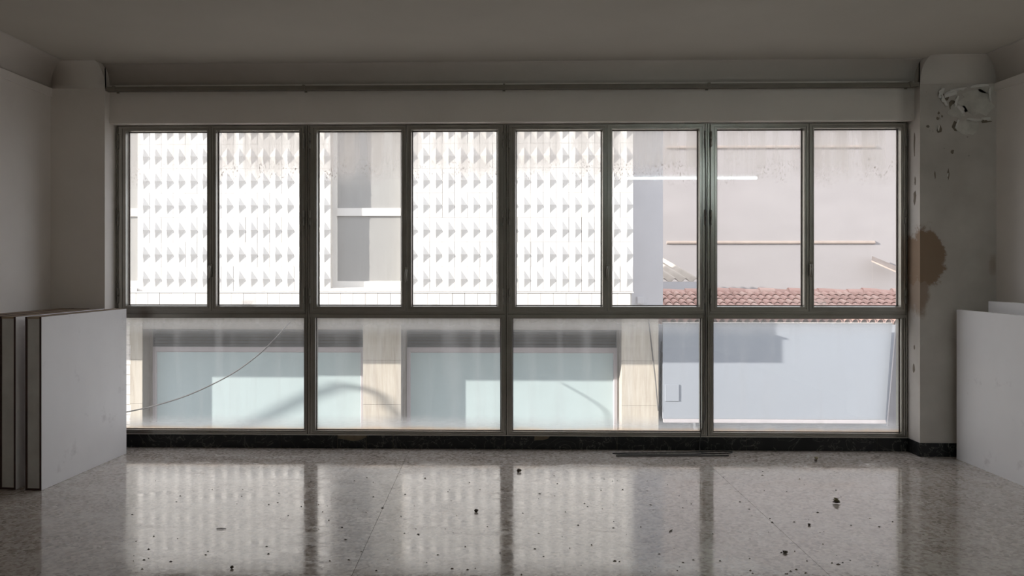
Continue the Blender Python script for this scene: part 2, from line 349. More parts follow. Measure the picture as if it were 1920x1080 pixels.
mb = MB()
mb.box(XL - 0.1, XA, YP, YOUT, -0.02, ZC + 0.02); mb.box(XB, XR + 0.1, YP, YOUT, -0.02, ZC + 0.02)
mb.box(XA, XB, YH, YOUT, ZW1, ZC + 0.02); mb.box(XA, XB, 6.342, YOUT, -0.02, ZW0 + 0.002)
wall_win = mk('wall_window', mb, M['pier'], origin=(0, 0, 0))
tag(wall_win, 'window wall with two plaster piers, a boxed header and damp patches', 'wall', kind='structure')
mb = MB()
for x0, x1 in ((-9.0, XL - 0.2), (XR + 0.2, 9.0)): mb.box(x0, x1, 6.3, YOUT, -3.7, 3.1)
mb.box(XL - 0.2, XR + 0.2, 6.36, YOUT, -3.7, -0.25)
o = mk('wall_outer', mb, M['outer']); tag(o, 'rendered street front of this building below the window', 'wall', kind='structure')

# paint that has come away on the right pier: patches of bare render, lifted flakes round them
def patch(px, py, pts, mat, name, t=0.004, Y=YP, lab=None):
    poly = [(X(px + a, Y, py + b), at(px + a, py + b, Y).z) for a, b in pts]
    return mk(name, MB().prism(poly, Y - t, Y + 0.004), mat, wall_win, label=lab)
def blobpts(rx, ry, n, seed, j=0.3):
    q = random.Random(seed); return [(rx * math.cos(2 * math.pi * i / n) * (1 + q.uniform(-j, j)), ry * math.sin(2 * math.pi * i / n) * (1 + q.uniform(-j, j))) for i in range(n)]
for px, py, rx, ry, sd_ in ((1832, 192, 32, 26, 1), (1795, 208, 17, 13, 2), (1815, 238, 22, 15, 3), (1850, 168, 14, 8, 4)):
    patch(px, py, blobpts(rx, ry, 18, sd_, 0.22), M['bare'], 'bare_patch', 0.002)
def flake(px, py, w_, h_, ang, lift, seed, Y=YP):                # a curled leaf of paint standing off the wall
    q = random.Random(seed); mb = MB(); n = 6
    base = at(px, py, Y); ca, sa = math.cos(ang), math.sin(ang); rows = []
    for i in range(n + 1):
        u = i / n; jl, jr = q.uniform(0.6, 1.1), q.uniform(0.6, 1.1); tap = 1 - 0.5 * abs(2 * u - 1) ** 1.5
        for v_, jj in ((0, 1), (0.5, 1), (1, jr * tap)):
            a = (u - 0.5) * w_; b = (v_ * jj - 0.2) * h_
            rows.append((base.x + ca * a - sa * b, Y - 0.002 - lift * v_ * v_ * jl, base.z + sa * a + ca * b))
    fs = [(3 * i + j, 3 * i + j + 1, 3 * i + j + 4, 3 * i + j + 3) for i in range(n) for j in range(2)]
    o = mk('paint_flake', mb.add(rows, fs), M['paint_flake'], wall_win)
    m = o.modifiers.new('thick', 'SOLIDIFY'); m.thickness = 0.0018
for k, (px, py, w_, h_, an, li) in enumerate(((1765, 175, .06, .035, 1.2, .022), (1770, 188, .07, .03, 2.0, .018), (1782, 178, .07, .035, .3, .02), (1797, 167, .09, .02, 3.3, .016),
        (1793, 190, .06, .03, 1.3, .02), (1800, 206, .05, .02, -.9, .014), (1826, 224, .08, .02, 3.1, .016), (1848, 222, .05, .03, 3.2, .02), (1794, 233, .05, .02, 1.2, .014), (1856, 178, .08, .02, 1.6, .012), (1760, 240, .03, .016, 1.4, .01),
        (1836, 162, .1, .016, 0.1, .008), (1763, 220, .02, .01, 1.5, .008), (1777, 328, .02, .01, 1.5, .007))):
    flake(px, py, w_ * 1.3, h_ * 1.3, an, li * 1.3, 30 + k)
for k, (px, py, rx, ry) in enumerate(((1762, 242, 5, 7), (1758, 222, 3, 3), (1778, 326, 1.6, 9), (1753, 328, 1.2, 7), (1740, 237, 3, 2), (1793, 236, 7, 10), (1786, 284, 3, 4), (1848, 226, 12, 4), (1770, 182, 8, 7), (1786, 196, 7, 9), (1760, 212, 2, 3), (1766, 218, 2.5, 2))):
    patch(px, py, blobpts(rx, ry, 9, 60 + k, 0.4), M['shadowgap'], 'chipped_spot', 0.0012)  # chips in the paint, coloured with the shadow of their gaps
for k, (yy, z, ry, rz) in enumerate(((6.245, Z(371, 6.2), .022, .05), (6.24, Z(340, 6.2), .012, .03), (6.26, Z(690, 6.2), .016, .03), (6.25, Z(650, 6.2), .01, .02), (6.25, Z(270, 6.2), .012, .09))):
    q = random.Random(90 + k); poly = [(yy + ry * math.cos(a) * q.uniform(.5, 1.2), z + rz * math.sin(a) * q.uniform(.6, 1.2)) for a in [2 * math.pi * i / 9 for i in range(9)]]
    mk('chipped_spot', MB().prism_x(poly, XB - 0.0015, XB + 0.004), M['shadowgap'], wall_win)

mk('plaster_bed', MB().box(XA, XB, 6.3395, 6.3425, .001, ZW0 - .002), M['plaster'], wall_win)
# black marble baseboard, tile by tile
bb = empty('baseboard_window', (0, YB, 0)); tag(bb, 'black veined marble baseboard tiles under the window, one broken', 'baseboard', kind='structure')
ZB = 0.097
jx = [XA + 0.002] + [X(p, YB, 840) for p in (320, 527, 633, 687, 737, 947, 1157, 1400, 1645)] + [XB - 0.002]
for i, (a, b) in enumerate(zip(jx, jx[1:])):
    a += 0.0015; b -= 0.0015; top = [(b, ZB), (a, ZB)]
    if i == 3:   # broken tile
        top = [(b, ZB * .86), (b - .03, ZB * .72), (b - .06, ZB * .6), (b - .1, ZB * .55), (b - .14, ZB * .62), (a + .02, ZB * .72), (a, ZB * .74)]
    if i == 6:   # chipped top edge
        c0 = X(1002, YB, 830); c1 = X(1031, YB, 830); top = [(b, ZB), (c1, ZB), (c1 - .012, ZB * .82), (c1 - .05, ZB * .7), (c0, ZB * .68), (c0, ZB), (a, ZB)]
    mk('baseboard_tile', MB().prism([(a, 0), (b, 0)] + top, YB, 6.3392), M['marble'], bb)
bb2 = empty('baseboard_right', (XB, YP, 0)); tag(bb2, 'black marble baseboard round the foot of the peeling right pier', 'baseboard', kind='structure')
mk('baseboard_tile', MB().box(XB - 0.008, XB, YP - 0.003, YB - 0.002, 0, ZB), M['marble'], bb2)
for a, b in ((XB - 0.006, X(1774, YP, 850) - .001), (X(1774, YP, 850) + .001, XR)): mk('baseboard_tile', MB().box(a, b, YP - 0.008, YP, 0, ZB), M['marble'], bb2)
bb3 = empty('baseboard_left', (XL, YP, 0)); tag(bb3, 'black marble baseboard behind the stacked hollow boards', 'baseboard', kind='structure')
mk('baseboard_tile', MB().box(XL, XA + 0.006, YP - 0.008, YP, 0, ZB), M['marble'], bb3)
mk('baseboard_tile', MB().box(XA, XA + 0.008, YP, YB - 0.002, 0, ZB), M['marble'], bb3)

# ------------------------------------------------------------------ the windows
YG = 6.378
def gx(px, py): return X(px, 6.355, py)
bays = [X(219, 6.36), X(577, 6.36), X(949, 6.36), X(1325.5, 6.36), X(1703, 6.36)]
bays[0] = max(bays[0], XA + 0.002); bays[-1] = min(bays[-1], XB - 0.002)
up_glass = [((240, 388), (408, 561)), ((597, 752), (773, 932)), ((968, 1128), (1148, 1309)), ((1345, 1505), (1526, 1685))]
lo_glass = [(228, 570), (592.5, 939), (961.5, 1315), (1338, 1689)]
def zavg(lst): return sum(at(p, y, 6.355).z for p, y in lst) / len(lst)
ZG1 = zavg([(310, 249), (675, 246.5), (1050, 243.5), (1230, 242), (1430, 243), (1600, 243)]); ZG0 = zavg([(310, 571.5), (675, 573), (1050, 574), (1230, 574), (1430, 573), (1600, 572.5)])
ZS0 = ZG0 - 0.042; ZT0 = zavg([(400, 594.5), (760, 597), (1140, 597.5), (1500, 597)]) ; ZS1 = ZG1 + 0.04
ZL0 = zavg([(400, 804), (760, 808.5), (1140, 810.5), (1500, 810.5)])
upd = [(0.55, 1.0), (1.0, 0.85), (0.9, 1.0), (0.75, 1.1)]
def hinge_mb(x, y, zc, h=0.108, r=0.0062):
    m = MB(); m.tube([(x, y, zc - h / 2), (x, y, zc - 0.002)], r, 8); m.tube([(x, y, zc + 0.002), (x, y, zc + h / 2)], r, 8)
    m.tube([(x, y, zc - h / 2 - 0.004), (x, y, zc + h / 2 + 0.004)], r * 0.6, 6); return m
ords = ['first', 'second', 'third', 'fourth']
look = ['leftmost window bay, beside the stacked hollow boards, two casements over a fixed pane', 'second window bay, looking onto the shuttered upper window across the street',
        'third window bay, between the middle mullion and the mullion with the cord', 'rightmost window bay, looking onto tiled roof, pink wall and white panel']
HZ = [zavg([(577, 266), (950, 263), (1326, 261)]), zavg([(577, 410), (950, 408), (1326, 407)]), zavg([(577, 555), (950, 555), (1326, 555)])]
for k in range(4):
    x0, x1 = bays[k], bays[k + 1]
    win = empty('window_%d' % (k + 1), ((x0 + x1) / 2, YF_, ZW0)); tag(win, look[k], 'window', kind='structure')
    (a0, a1), (c0, c1) = up_glass[k]; a0, a1, c0, c1 = [gx(p, 410) for p in (a0, a1, c0, c1)]
    l0, l1 = [gx(p, 700) for p in lo_glass[k]]
    xm = (a1 + c0) / 2
    so_ = (x0 + 0.021, x1 - 0.021)                               # outer edges of the casements
    mb = MB()
    mb.ring((x0, x1, ZT0 + 0.001, ZW1 + 0.02), (so_[0] + .006, so_[1] - .006, ZS0 + .006, ZS1 - .006), [(0, 6.43), (0, 6.365), (.08, 6.348), (.45, 6.348), (.5, 6.353), (.6, 6.353), (.65, 6.348), (1, 6.348), (1, 6.43)])
    mk('upper_frame', mb, M['alu'], win)
    mb = MB()
    mb.ring((x0, x1, ZW0, ZT0 + 0.022), (l0, l1, ZL0, ZT0), [(0, 6.43), (0, 6.365), (.06, 6.347), (.3, 6.347), (.33, 6.353), (.4, 6.353), (.43, 6.347), (.62, 6.347), (.64, 6.356), (.72, 6.356), (.74, 6.352), (.93, 6.352), (1.0, 6.37), (1.0, 6.43)])
    mk('lower_frame', mb, M['alu'], win)
    for g0, g1, s0, s1, hx, di in ((a0, a1, so_[0], xm - .001, 0, upd[k][0]), (c0, c1, xm + .001, so_[1], 1, upd[k][1])):
        o_ = (s0, s1, ZS0, ZS1); i_ = (g0, g1, ZG0, ZG1); f0 = 6.333 if hx else 6.337
        prof = [(0, 6.40), (0, f0 + .003), (.06, f0), (.42, f0), (.45, f0 + .006), (.54, f0 + .006), (.57, f0 + .001), (.84, f0 + .001), (.95, f0 + .02), (1, f0 + .022), (1, 6.40)]
        sash = mk('casement', MB().ring(o_, i_, prof), M['alu'], win, origin=((s0 + s1) / 2, f0, ZS0))
        mk('gasket', MB().ring((g0 - .001, g1 + .001, ZG0 - .001, ZG1 + .001), (g0 + .004, g1 - .004, ZG0 + .004, ZG1 - .004), [(0, 6.372), (1, 6.372), (1, 6.386), (0, 6.386)]), M['gasket'], sash)
        pane = mk('pane', MB().box(g0 - .004, g1 + .004, YG, YG + .004, ZG0 - .004, ZG1 + .004), M['glass_up'], sash, origin=(g0, YG, ZG0))
        pane['dirt'] = di; pane['pane_height'] = ZG1 - ZG0
        for hz in HZ:
            hxp = s1 - 0.002 if hx else s0 + 0.002
            mk('hinge', hinge_mb(hxp, f0 - .004, hz), M['steel'], sash)
        if (hx and k != 3) or (hx == 0 and k == 3) or True:
            if hx == 1 and k in (0, 2, 3) or (hx == 0 and k == 1):
                hxx = {0: gx(397.5, 510), 1: gx(763, 515), 2: gx(1138.5, 510), 3: gx(1517, 505)}[k]; hz = {0: Z(507, 6.33), 1: Z(514, 6.33), 2: Z(508, 6.33), 3: Z(504, 6.33)}[k]
                m = MB(); m.box(hxx - .011, hxx + .011, f0 - .008, f0, hz - .05, hz + .05)
                m.tube([(hxx, f0 - .006, hz + .028), (hxx, f0 - .03, hz + .026)], .008, 8)
                m.tube([(hxx, f0 - .03, hz + .034), (hxx - .002, f0 - .034, hz + .01), (hxx - .003, f0 - .036, hz - .03), (hxx - .004, f0 - .03, hz - .06)], [.007, .0085, .0075, .005], 8)
                mk('handle', m, M['handle'], sash)
    mk('gasket', MB().ring((l0 - .001, l1 + .001, ZL0 - .001, ZT0 + .001), (l0 + .004, l1 - .004, ZL0 + .004, ZT0 - .003), [(0, 6.372), (1, 6.372), (1, 6.386), (0, 6.386)]), M['gasket'], win)
    pane = mk('pane', MB().box(l0 - .004, l1 + .004, YG, YG + .004, ZL0 - .004, ZT0 + .004), M['glass_low'], win, origin=(l0, YG, ZL0))
    pane['dirt'] = (1.0, 1.05, 0.95, 0.9)[k]; pane['pane_height'] = ZT0 - ZL0

# curtain rail on the header
rail = empty('curtain_rail', ((XA + XB) / 2, YH, 2.65)); tag(rail, 'long double track curtain rail fixed along the header above the window', 'rail')
zl = lambda px, py: at(px, py, YH - .05).z
zr0 = zl(230, 176); zr1 = zl(1690, 164)
zr = (zl(230, 175.5) + zl(570, 169.8) + zl(930, 166) + zl(1330, 164.2) + zl(1690, 164.2)) / 5
for dy in (0.028, 0.058):
    pr = [(YH - dy, zr), (YH - dy - .02, zr), (YH - dy - .02, zr + .022), (YH - dy - .017, zr + .022), (YH - dy - .017, zr + .003), (YH - dy - .003, zr + .003), (YH - dy - .003, zr + .022), (YH - dy, zr + .022)]
    mk('track', MB().prism_x(pr, XA + .006, XB - .006), M['rail'], rail)
mk('top_plate', MB().box(XA + .006, XB - .006, YH - .08, YH - .0, zr + .0225, zr + .03), M['rail'], rail)
for px in (216, 571, 945, 1328, 1704):
    xb = min(max(X(px, YH - .05, 168), XA + .016), XB - .016)
    m = MB().box(xb - .01, xb + .01, YH - .004, YH, zr - .004, zr + .045); m.box(xb - .008, xb + .008, YH - .085, YH, zr + .0305, zr + .036); m.box(xb - .008, xb + .008, YH - .088, YH - .082, zr - .004, zr + .036)
    mk('bracket', m, M['rail'], rail)

# the lit tube on the ceiling behind the camera that the panes mirror
lamp = empty('fluorescent_batten', (2.55, 1.75, 2.5)); tag(lamp, 'lit fluorescent batten hung on two rods, mirrored in the window panes', 'lamp')
mk('housing', MB().box(1.68, 3.42, 1.71, 1.79, 2.53, 2.57), M['white_enamel'], lamp, bevel=.004)
mk('tube', MB().tube([(1.72, 1.75, 2.5), (3.38, 1.75, 2.5)], .014, 10), M['tube'], lamp)
for xx in (1.7, 3.4): mk('end_cap', MB().box(xx - .02, xx + .02, 1.73, 1.77, 2.48, 2.53), M['white_enamel'], lamp)
for xx in (1.95, 3.15): mk('rod', MB().tube([(xx, 1.75, 2.57), (xx, 1.75, ZC)], .005, 6), M['steel'], lamp)

# ------------------------------------------------------------------ boards at the left: four hollow panels on edge
HB = 1.055
pf, pb = fl(78, 920), fl(237, 850.5); ldir = (pb - pf); LB = ldir.length; ang = math.atan2(ldir.y, ldir.x) - math.pi / 2
labs = ['hollow white board on edge, outermost of the left stack, full face showing', 'hollow white board on edge, second from the outside, cut by the picture edge',
        'hollow board on edge, third from the outside, only its brown top showing', 'hollow board on edge nearest the left wall, only its brown top showing']
def hollow(i, off, length, back, th=0.107):
    root = empty('hollow_board', pf); tag(root, labs[i], 'board', 'hollow boards stacked at the left wall')
    root.rotation_euler = (0, 0, ang)
    def P(name, mb, mat, bevel=0, parent=None):
        o = mk(name, mb, mat, None, origin=(0, 0, 0), bevel=bevel); o.parent = parent or root; o.location = (0, 0, 0); return o
    a, b = -off - th, -off; y0, y1 = back, back + length
    P('core', MB().box(a + .014, b - .014, y0 + .004, y1 - .004, .012, HB - .012), M['core'])
    for s0, s1, l0_, l1_ in ((a + .0014, a + .014, a, a + .0014), (b - .014, b - .0014, b - .0014, b)):
        f_ = P('face_sheet', MB().box(s0, s1, y0, y1, .0, HB), M['chip'])
        P('laminate', MB().box(l0_, l1_, y0, y1, .001, HB - .001), M['lam'], parent=f_)
    P('top_edge', MB().box(a + .014, b - .014, y0, y1, HB - .012, HB - .0005), M['raw'])
    P('bottom_edge', MB().box(a + .014, b - .014, y0, y1, 0.0005, .012), M['chip'])
    P('end_edge', MB().box(a + .012, b - .012, y1 - .004, y1, .012, HB - .012), M['chip'])
    return root
hollow(0, 0.0, LB, 0.0); hollow(1, 0.168, LB - .01, 0.004); hollow(2, 0.283, LB - .01, 0.012); hollow(3, 0.398, LB - .02, 0.02)

# ------------------------------------------------------------------ boards at the right
p0, p1 = fl(1785, 860.5), fl(1920, 916); d = (p1 - p0).normalized()
def panel(name, lab, a, direc, length, th, h, notch, leany=0.0):
    root = empty(name, a); tag(root, lab, 'board')
    root.rotation_euler = (0, leany, math.atan2(direc.y, direc.x))
    def P(nm, mb, mat, bevel=0):
        o = mk(nm, mb, mat, None, origin=(0, 0, 0), bevel=bevel); o.parent = root; o.location = (0, 0, 0); return o
    pl = [(0, 0), (0, h), (length, h), (length, 0)]
    P('panel', MB().prism(pl, 0.0015, th - .0015), M['raw'])
    P('front_laminate', MB().prism(pl, th - .0015, th), M['lam'])
    P('back_laminate', MB().prism(pl, 0.0, .0015), M['lam'])
    P('edge_band', MB().box(0.0005, length, 0.0005, th - .0005, h, h + .0012), M['lam'])
    if notch:
        P('knot_hole', MB().prism([(.014, .014), (.03, .01), (.04, .026), (.036, .05), (.022, .056), (.012, .038)], th - .001, th + .0006), M['chip'])
        P('nick', MB().box(.745, .751, th - .001, th + .0006, .045, .058), M['chip'])
    return root
# local +x runs towards the camera, local +y ... the face that looks into the room
n_in = Vector((-1, 0, 0))
panel('white_board', 'white laminate board on edge at the right, nearer of two, dark knot at lower corner', p0 - Vector((-.0, 0, 0)) + Vector((.032, 0, 0)), d, 1.35, .032, HB, True)
_b = bpy.data.objects['white_board']
q0 = at(1845, 565, 5.95); q0 = Vector((q0.x, 5.95, 0))
panel('white_board', 'white laminate board behind it against the right wall, slightly taller', q0 + Vector((.03, 0, 0)), Vector((.03, -1, 0)).normalized(), 1.3, .03, at(1845, 565, 5.95).z, False)

# ------------------------------------------------------------------ cord and floor litter
cp = [at(1319, 150, 6.32)]
cp = [at(1322, 245, 6.326), at(1324, 400, 6.326), at(1322.5, 560, 6.326), at(1323.5, 640, 6.33), at(1321, 720, 6.33), at(1323, 770, 6.328), at(1314, 815, 6.32), at(1312, 838, 6.31)]
g = lambda px, py: fl(px, py) + Vector((0, 0, .004))
cp += [g(1316, 850), g(1340, 851.5), g(1368, 850.5), g(1371, 848), g(1345, 847), g(1290, 849), g(1210, 850), g(1150, 851), g(1180, 852.5), g(1280, 852.5), g(1330, 851.5)]
def smooth(p, n=5):
    out = []
    for i in range(len(p) - 1):
        a, b, c, e = p[max(i - 1, 0)], p[i], p[i + 1], p[min(i + 2, len(p) - 1)]
        for k in range(n):
            t = k / n; out.append(0.5 * ((2 * b) + (c - a) * t + (2 * a - 5 * b + 4 * c - e) * t * t + (3 * b - a - 3 * c + e) * t ** 3))
    return out + [p[-1]]
def zfix(ps, lo=.0045):
    for p in ps: p.z = max(p.z, lo)
    return ps
tag(mk('cord', MB().tube(zfix(smooth(cp)), .0035, 6), M['cable']), 'thin grey blind cord hanging down the mullion and coiled on the floor', 'cord')
tag(mk('rod', MB().tube([g(1155, 856.5) + Vector((0, 0, .004)), g(1366, 856) + Vector((0, 0, .004))], .006, 8), M['dark_cable']), 'thin dark rod lying on the floor along the baseboard below the third mullion', 'rod')
def crumb(px, py, r, mat, seed, lab, sq=0.7, name='pebble', cat='pebble'):
    q = random.Random(seed); c = fl(px, py); bm = bmesh.new(); bmesh.ops.create_icosphere(bm, subdivisions=2, radius=r)
    for v in bm.verts: v.co *= q.uniform(.78, 1.15); v.co.z *= sq
    lo = min(v.co.z for v in bm.verts)
    mb = MB().add([(c.x + v.co.x, c.y + v.co.y, v.co.z - lo) for v in bm.verts], [[v.index for v in f.verts] for f in bm.faces]); bm.free()
    tag(mk(name, mb, mat), lab, cat)
crumb(973, 885, .016, M['debris'], 1, 'dark round pebble on the floor below the middle mullion')
crumb(893, 960, .011, M['debris'], 3, 'small brown crumb of mortar on the floor left of the middle mullion reflection', .8, 'crumb', 'crumb')
crumb(1517, 985, .008, M['debris'], 4, 'tiny black pebble on the floor beside the scuffed patch')
crumb(1472, 1037, .012, M['debris'], 5, 'dark grit lump on the floor beside the slab joint', .5, 'crumb', 'crumb')
crumb(435, 1066, .008, M['debris'], 6, 'small square grey chip on the floor in front of the left boards', .8, 'crumb', 'crumb')
def leaf(px, py, s, lab, seed):
    q = random.Random(seed); c = fl(px, py); root = empty('dry_leaf', c); tag(root, lab, 'leaf')
    for j in range(3):
        a = q.uniform(0, 6.28); m = MB(); rows = []
        for i in range(6):
            u = i / 5; wd = s * .32 * math.sin(math.pi * min(max(u, .06), .94)); cx, cy_ = math.cos(a) * (u - .5) * s, math.sin(a) * (u - .5) * s
            for vv in (-1, 0, 1): rows.append((c.x + cx - math.sin(a) * wd * vv, c.y + cy_ + math.cos(a) * wd * vv, .003 + j * .009 + abs(vv) * wd * .8 + abs(u - .5) * s * .2))
        m.add(rows, [(3 * i + b, 3 * i + b + 1, 3 * i + b + 4, 3 * i + b + 3) for i in range(5) for b in range(2)], True)
        o = mk('leaflet', m, M['leaf'] if j else M['debris'], root); o.modifiers.new('t', 'SOLIDIFY').thickness = .0012
leaf(1530, 865, .036, 'curled olive dry leaf on the floor near the right pier', 5)
leaf(1568, 944, .04, 'crumpled brown dry leaf on the floor below the rightmost window bay', 9)
q = random.Random(3); mb = MB()
spots = [(1010, 1000), (1046, 900), (1389, 873), (1430, 884), (1440, 884), (1433, 920), (1287, 939), (1296, 945), (1410, 967), (1513, 1052), (1560, 1056), (1580, 1055), (1594, 1051), (1646, 1061), (1635, 1063), (1493, 1068), (1407, 1070), (1411, 1075), (1300, 1050), (1350, 1052), (798, 897), (846, 939), (835, 992), (780, 992), (727, 1049), (654, 1050), (648, 1012), (653, 1050), (1060, 960), (1040, 930), (1010, 935), (1045, 907), (900, 918), (840, 922), (797, 897), (333, 1010), (338, 930), (398, 918), (455, 918), (523, 925), (614, 949), (605, 960), (565, 950), (248, 965), (255, 1015), (251, 1042), (250, 1052), (270, 1050), (390, 1034), (500, 1025), (1150, 990), (1236, 1039), (1270, 1070), (1220, 947), (1109, 1022), (800, 1055), (880, 905), (1084, 985), (1490, 1034), (1465, 1036)]
for px, py in spots + [(q.uniform(260, 1680), q.uniform(890, 1078)) for _ in range(120)]:
    c = fl(px, py); r_ = q.uniform(.0018, .0048); a = q.uniform(0, 6.3); e = q.uniform(1, 2.6)
    vs = [(c.x + r_ * e * math.cos(a + t), c.y + r_ * math.sin(a + t), .0) for t in (0, 1.6, 3.1, 4.7)] + [(c.x, c.y, r_ * 1.2)]
    mb.add(vs, [(0, 1, 4), (1, 2, 4), (2, 3, 4), (3, 0, 4), (3, 2, 1, 0)])
tag(mk('grit', mb, M['debris']), 'scatter of dark grit and crumbs over the floor', 'grit', kind='stuff')
for px, py, l_, a, lab in ((415, 992, .05, .05, 'short dark splinter of wood on the floor in front of the leftmost bay'), (1258, 996, .045, 1.0, 'short brown twig on the floor right of the third bay reflection')):
    c = fl(px, py); dv = Vector((math.cos(a), math.sin(a), 0)) * l_ / 2
    tag(mk('splinter', MB().tube([c - dv + Vector((0, 0, .003)), c + Vector((0, 0, .004)), c + dv + Vector((0, 0, .003))], [.0018, .003, .0015], 5), M['debris']), lab, 'splinter')

# ================================================================== ACROSS THE STREET
YFC, YQ, YGL = 15.9, 16.9, 17.25
ground = mk('ground', MB().box(-45, 45, 6.7, 60, -3.8, -3.6), M['asphalt']); tag(ground, 'asphalt street below, between the two buildings', 'ground', kind='structure')
bld = empty('building', (0, YQ, -3.6)); tag(bld, 'white building across the street, diamond tiled upper floor over turquoise shop windows', 'building')
xq = lambda px, py=430: X(px, YFC, py)
def colx(n): return 258 + 22.2 * n + 0.02564 * n * n
ROWH = 0.4615; ZR0 = at(700, 523, YFC).z - ROWH / 2              # bottom of the lowest diamond row
NROW = 10; ZTOP = ZR0 + ROWH * NROW; ZSK = at(700, 596, YFC).z      # underside of the jutting upper floor
TT = 0.03
XE = xq(1185)
W2 = (xq(colx(16)), xq(colx(22)))
W1 = (xq(colx(0)) - (W2[1] - W2[0]), xq(colx(0)))
ZO0 = ZR0; ZO1 = ZR0 + ROWH * 8
# the body of the upper floor with two window openings
mb = MB(); yb0, yb1 = YFC + TT, YFC + 0.9
XW = -17.0
mb.box(XW, XE, yb0, YFC + 1.6, ZSK, ZO0); mb.box(XW, XE, yb0, YFC + 1.6, ZO1, ZTOP + .1)
for a, b in ((XW, W1[0]), (W1[1], W2[0]), (W2[1], XE)): mb.box(a, b, yb0, YFC + 1.6, ZO0, ZO1)
mk('upper_wall', mb, M['facade_back'], bld)
dv = [(-.5, 0, -.5), (.5, 0, -.5), (.5, 0, .5), (-.5, 0, .5)]
hw, hh, rl = .5, .357, 1.0
vs = [(-.5, 0, -.5), (.5, 0, -.5), (.5, 0, .5), (-.5, 0, .5), (0, 0, hh), (hw, 0, 0), (0, 0, -hh), (-hw, 0, 0), (0, -1, 0), (-.5, 1, -.5), (.5, 1, -.5), (.5, 1, .5), (-.5, 1, .5)]
fs = [(8, 4, 5), (8, 5, 6), (8, 6, 7), (8, 7, 4), (2, 3, 4), (2, 4, 5), (3, 7, 4), (0, 1, 6), (1, 5, 6), (0, 6, 7), (0, 7, 3 + 6 * 0) if False else (0, 6, 7), (0, 1, 10, 9), (1, 5, 2, 11, 10), (2, 3, 12, 11), (3, 7, 0, 9, 12)]
fs = [f for i, f in enumerate(fs) if i != 10]
tile_me = mesh('diamond_tile', vs, fs); tile_me.materials.append(M['white_tile'])
DEP = 0.042
stuff = MB(); q = random.Random(11)
for r_ in range(NROW):
    for n in range(40):
        if 16 <= n < 22 and r_ < 8: continue
        xa, xb = xq(colx(n)), xq(colx(n + 1)); zc = ZR0 + ROWH * (r_ + .5); g_ = .0015 + (q.random() < .12) * .004
        sx_, sz_ = xb - xa - g_ * 2, ROWH - .003; loc = Vector(((xa + xb) / 2, YFC + q.uniform(-.002, .002), zc))
        if r_ < 7:
            o = bpy.data.objects.new('diamond_tile', tile_me); C.objects.link(o); o.parent = bld; o.location = loc - WL['building']; o.scale = (sx_, DEP, sz_)
        else: stuff.add([(loc.x + v[0] * sx_, loc.y + v[1] * DEP, loc.z + v[2] * sz_) for v in vs], fs)
st = mk('upper_diamond_tiles', stuff, M['white_tile'], bld); st['kind'] = 'stuff'
# left of the first window and the plain course under the diamonds
mk('side_wall_panel', MB().box(XW, W1[0], YFC - .002, yb0 + .001, ZSK, ZTOP), M['white_tile'], bld)
bx = MB().box(-.5, .5, 0, 1, 0, 1); base_me = mesh('base_tile', bx.v, bx.f); base_me.materials.append(M['white_tile'])
ycr = YFC - .06; xs_ = [X(p, ycr, 560) for p in [232 + 0] + [255 + 22.12 * i + .0265 * i * i for i in range(0, 42)]]
for a, b in zip(xs_, xs_[1:]):
    if b > XE + .05: break
    o = bpy.data.objects.new('base_tile', base_me); C.objects.link(o); o.parent = bld
    o.location = Vector(((a + b) / 2, ycr + q.uniform(0, .004), ZSK)) - WL['building']; o.scale = (b - a - .004 - (q.random() < .2) * .006, .092, ZR0 - .006 - ZSK)
mk('ledge', MB().box(XW, XE + .02, YFC - .075, yb0, ZR0 - .028, ZR0 - .004), M['white_tile'], bld)
# upper windows
def up_window(x0, x1):
    yw = YFC + .19; z0, z1 = ZO0 + .06, ZO1
    fr_ = mk('window', MB().ring((x0, x1, z0, z1), (x0 + .09, x1 - .06, z0 + .13, z1 - .08), [(0, yw + .08), (0, yw), (.9, yw), (1, yw + .03), (1, yw + .08)]), M['white_tile'], bld)
    zb = at(690, 397.5, yw).z
    mk('crossbar', MB().box(x0 + .08, x1 - .05, yw - .012, yw + .06, zb - .075, zb + .075), M['white_tile'], fr_)
    mk('pane', MB().box(x0 + .085, x1 - .055, yw + .03, yw + .036, z0 + .12, zb - .07), M['blind'], fr_)
    mk('pane', MB().box(x0 + .085, x1 - .055, yw + .04, yw + .046, zb + .07, z1 - .07), M['blind'], fr_)
    mk('sill', MB().prism_x([(YFC - .03, ZO0 + .0), (YFC - .03, ZO0 + .05), (yw + .01, ZO0 + .075), (yw + .01, ZO0)], x0 + .002, x1 - .002), M['white_tile'], fr_)
    mk('back_board', MB().box(x0, x1, yw + .1, yw + .14, ZO0, ZO1), M['blind'], fr_)
up_window(*W2); up_window(*W1)
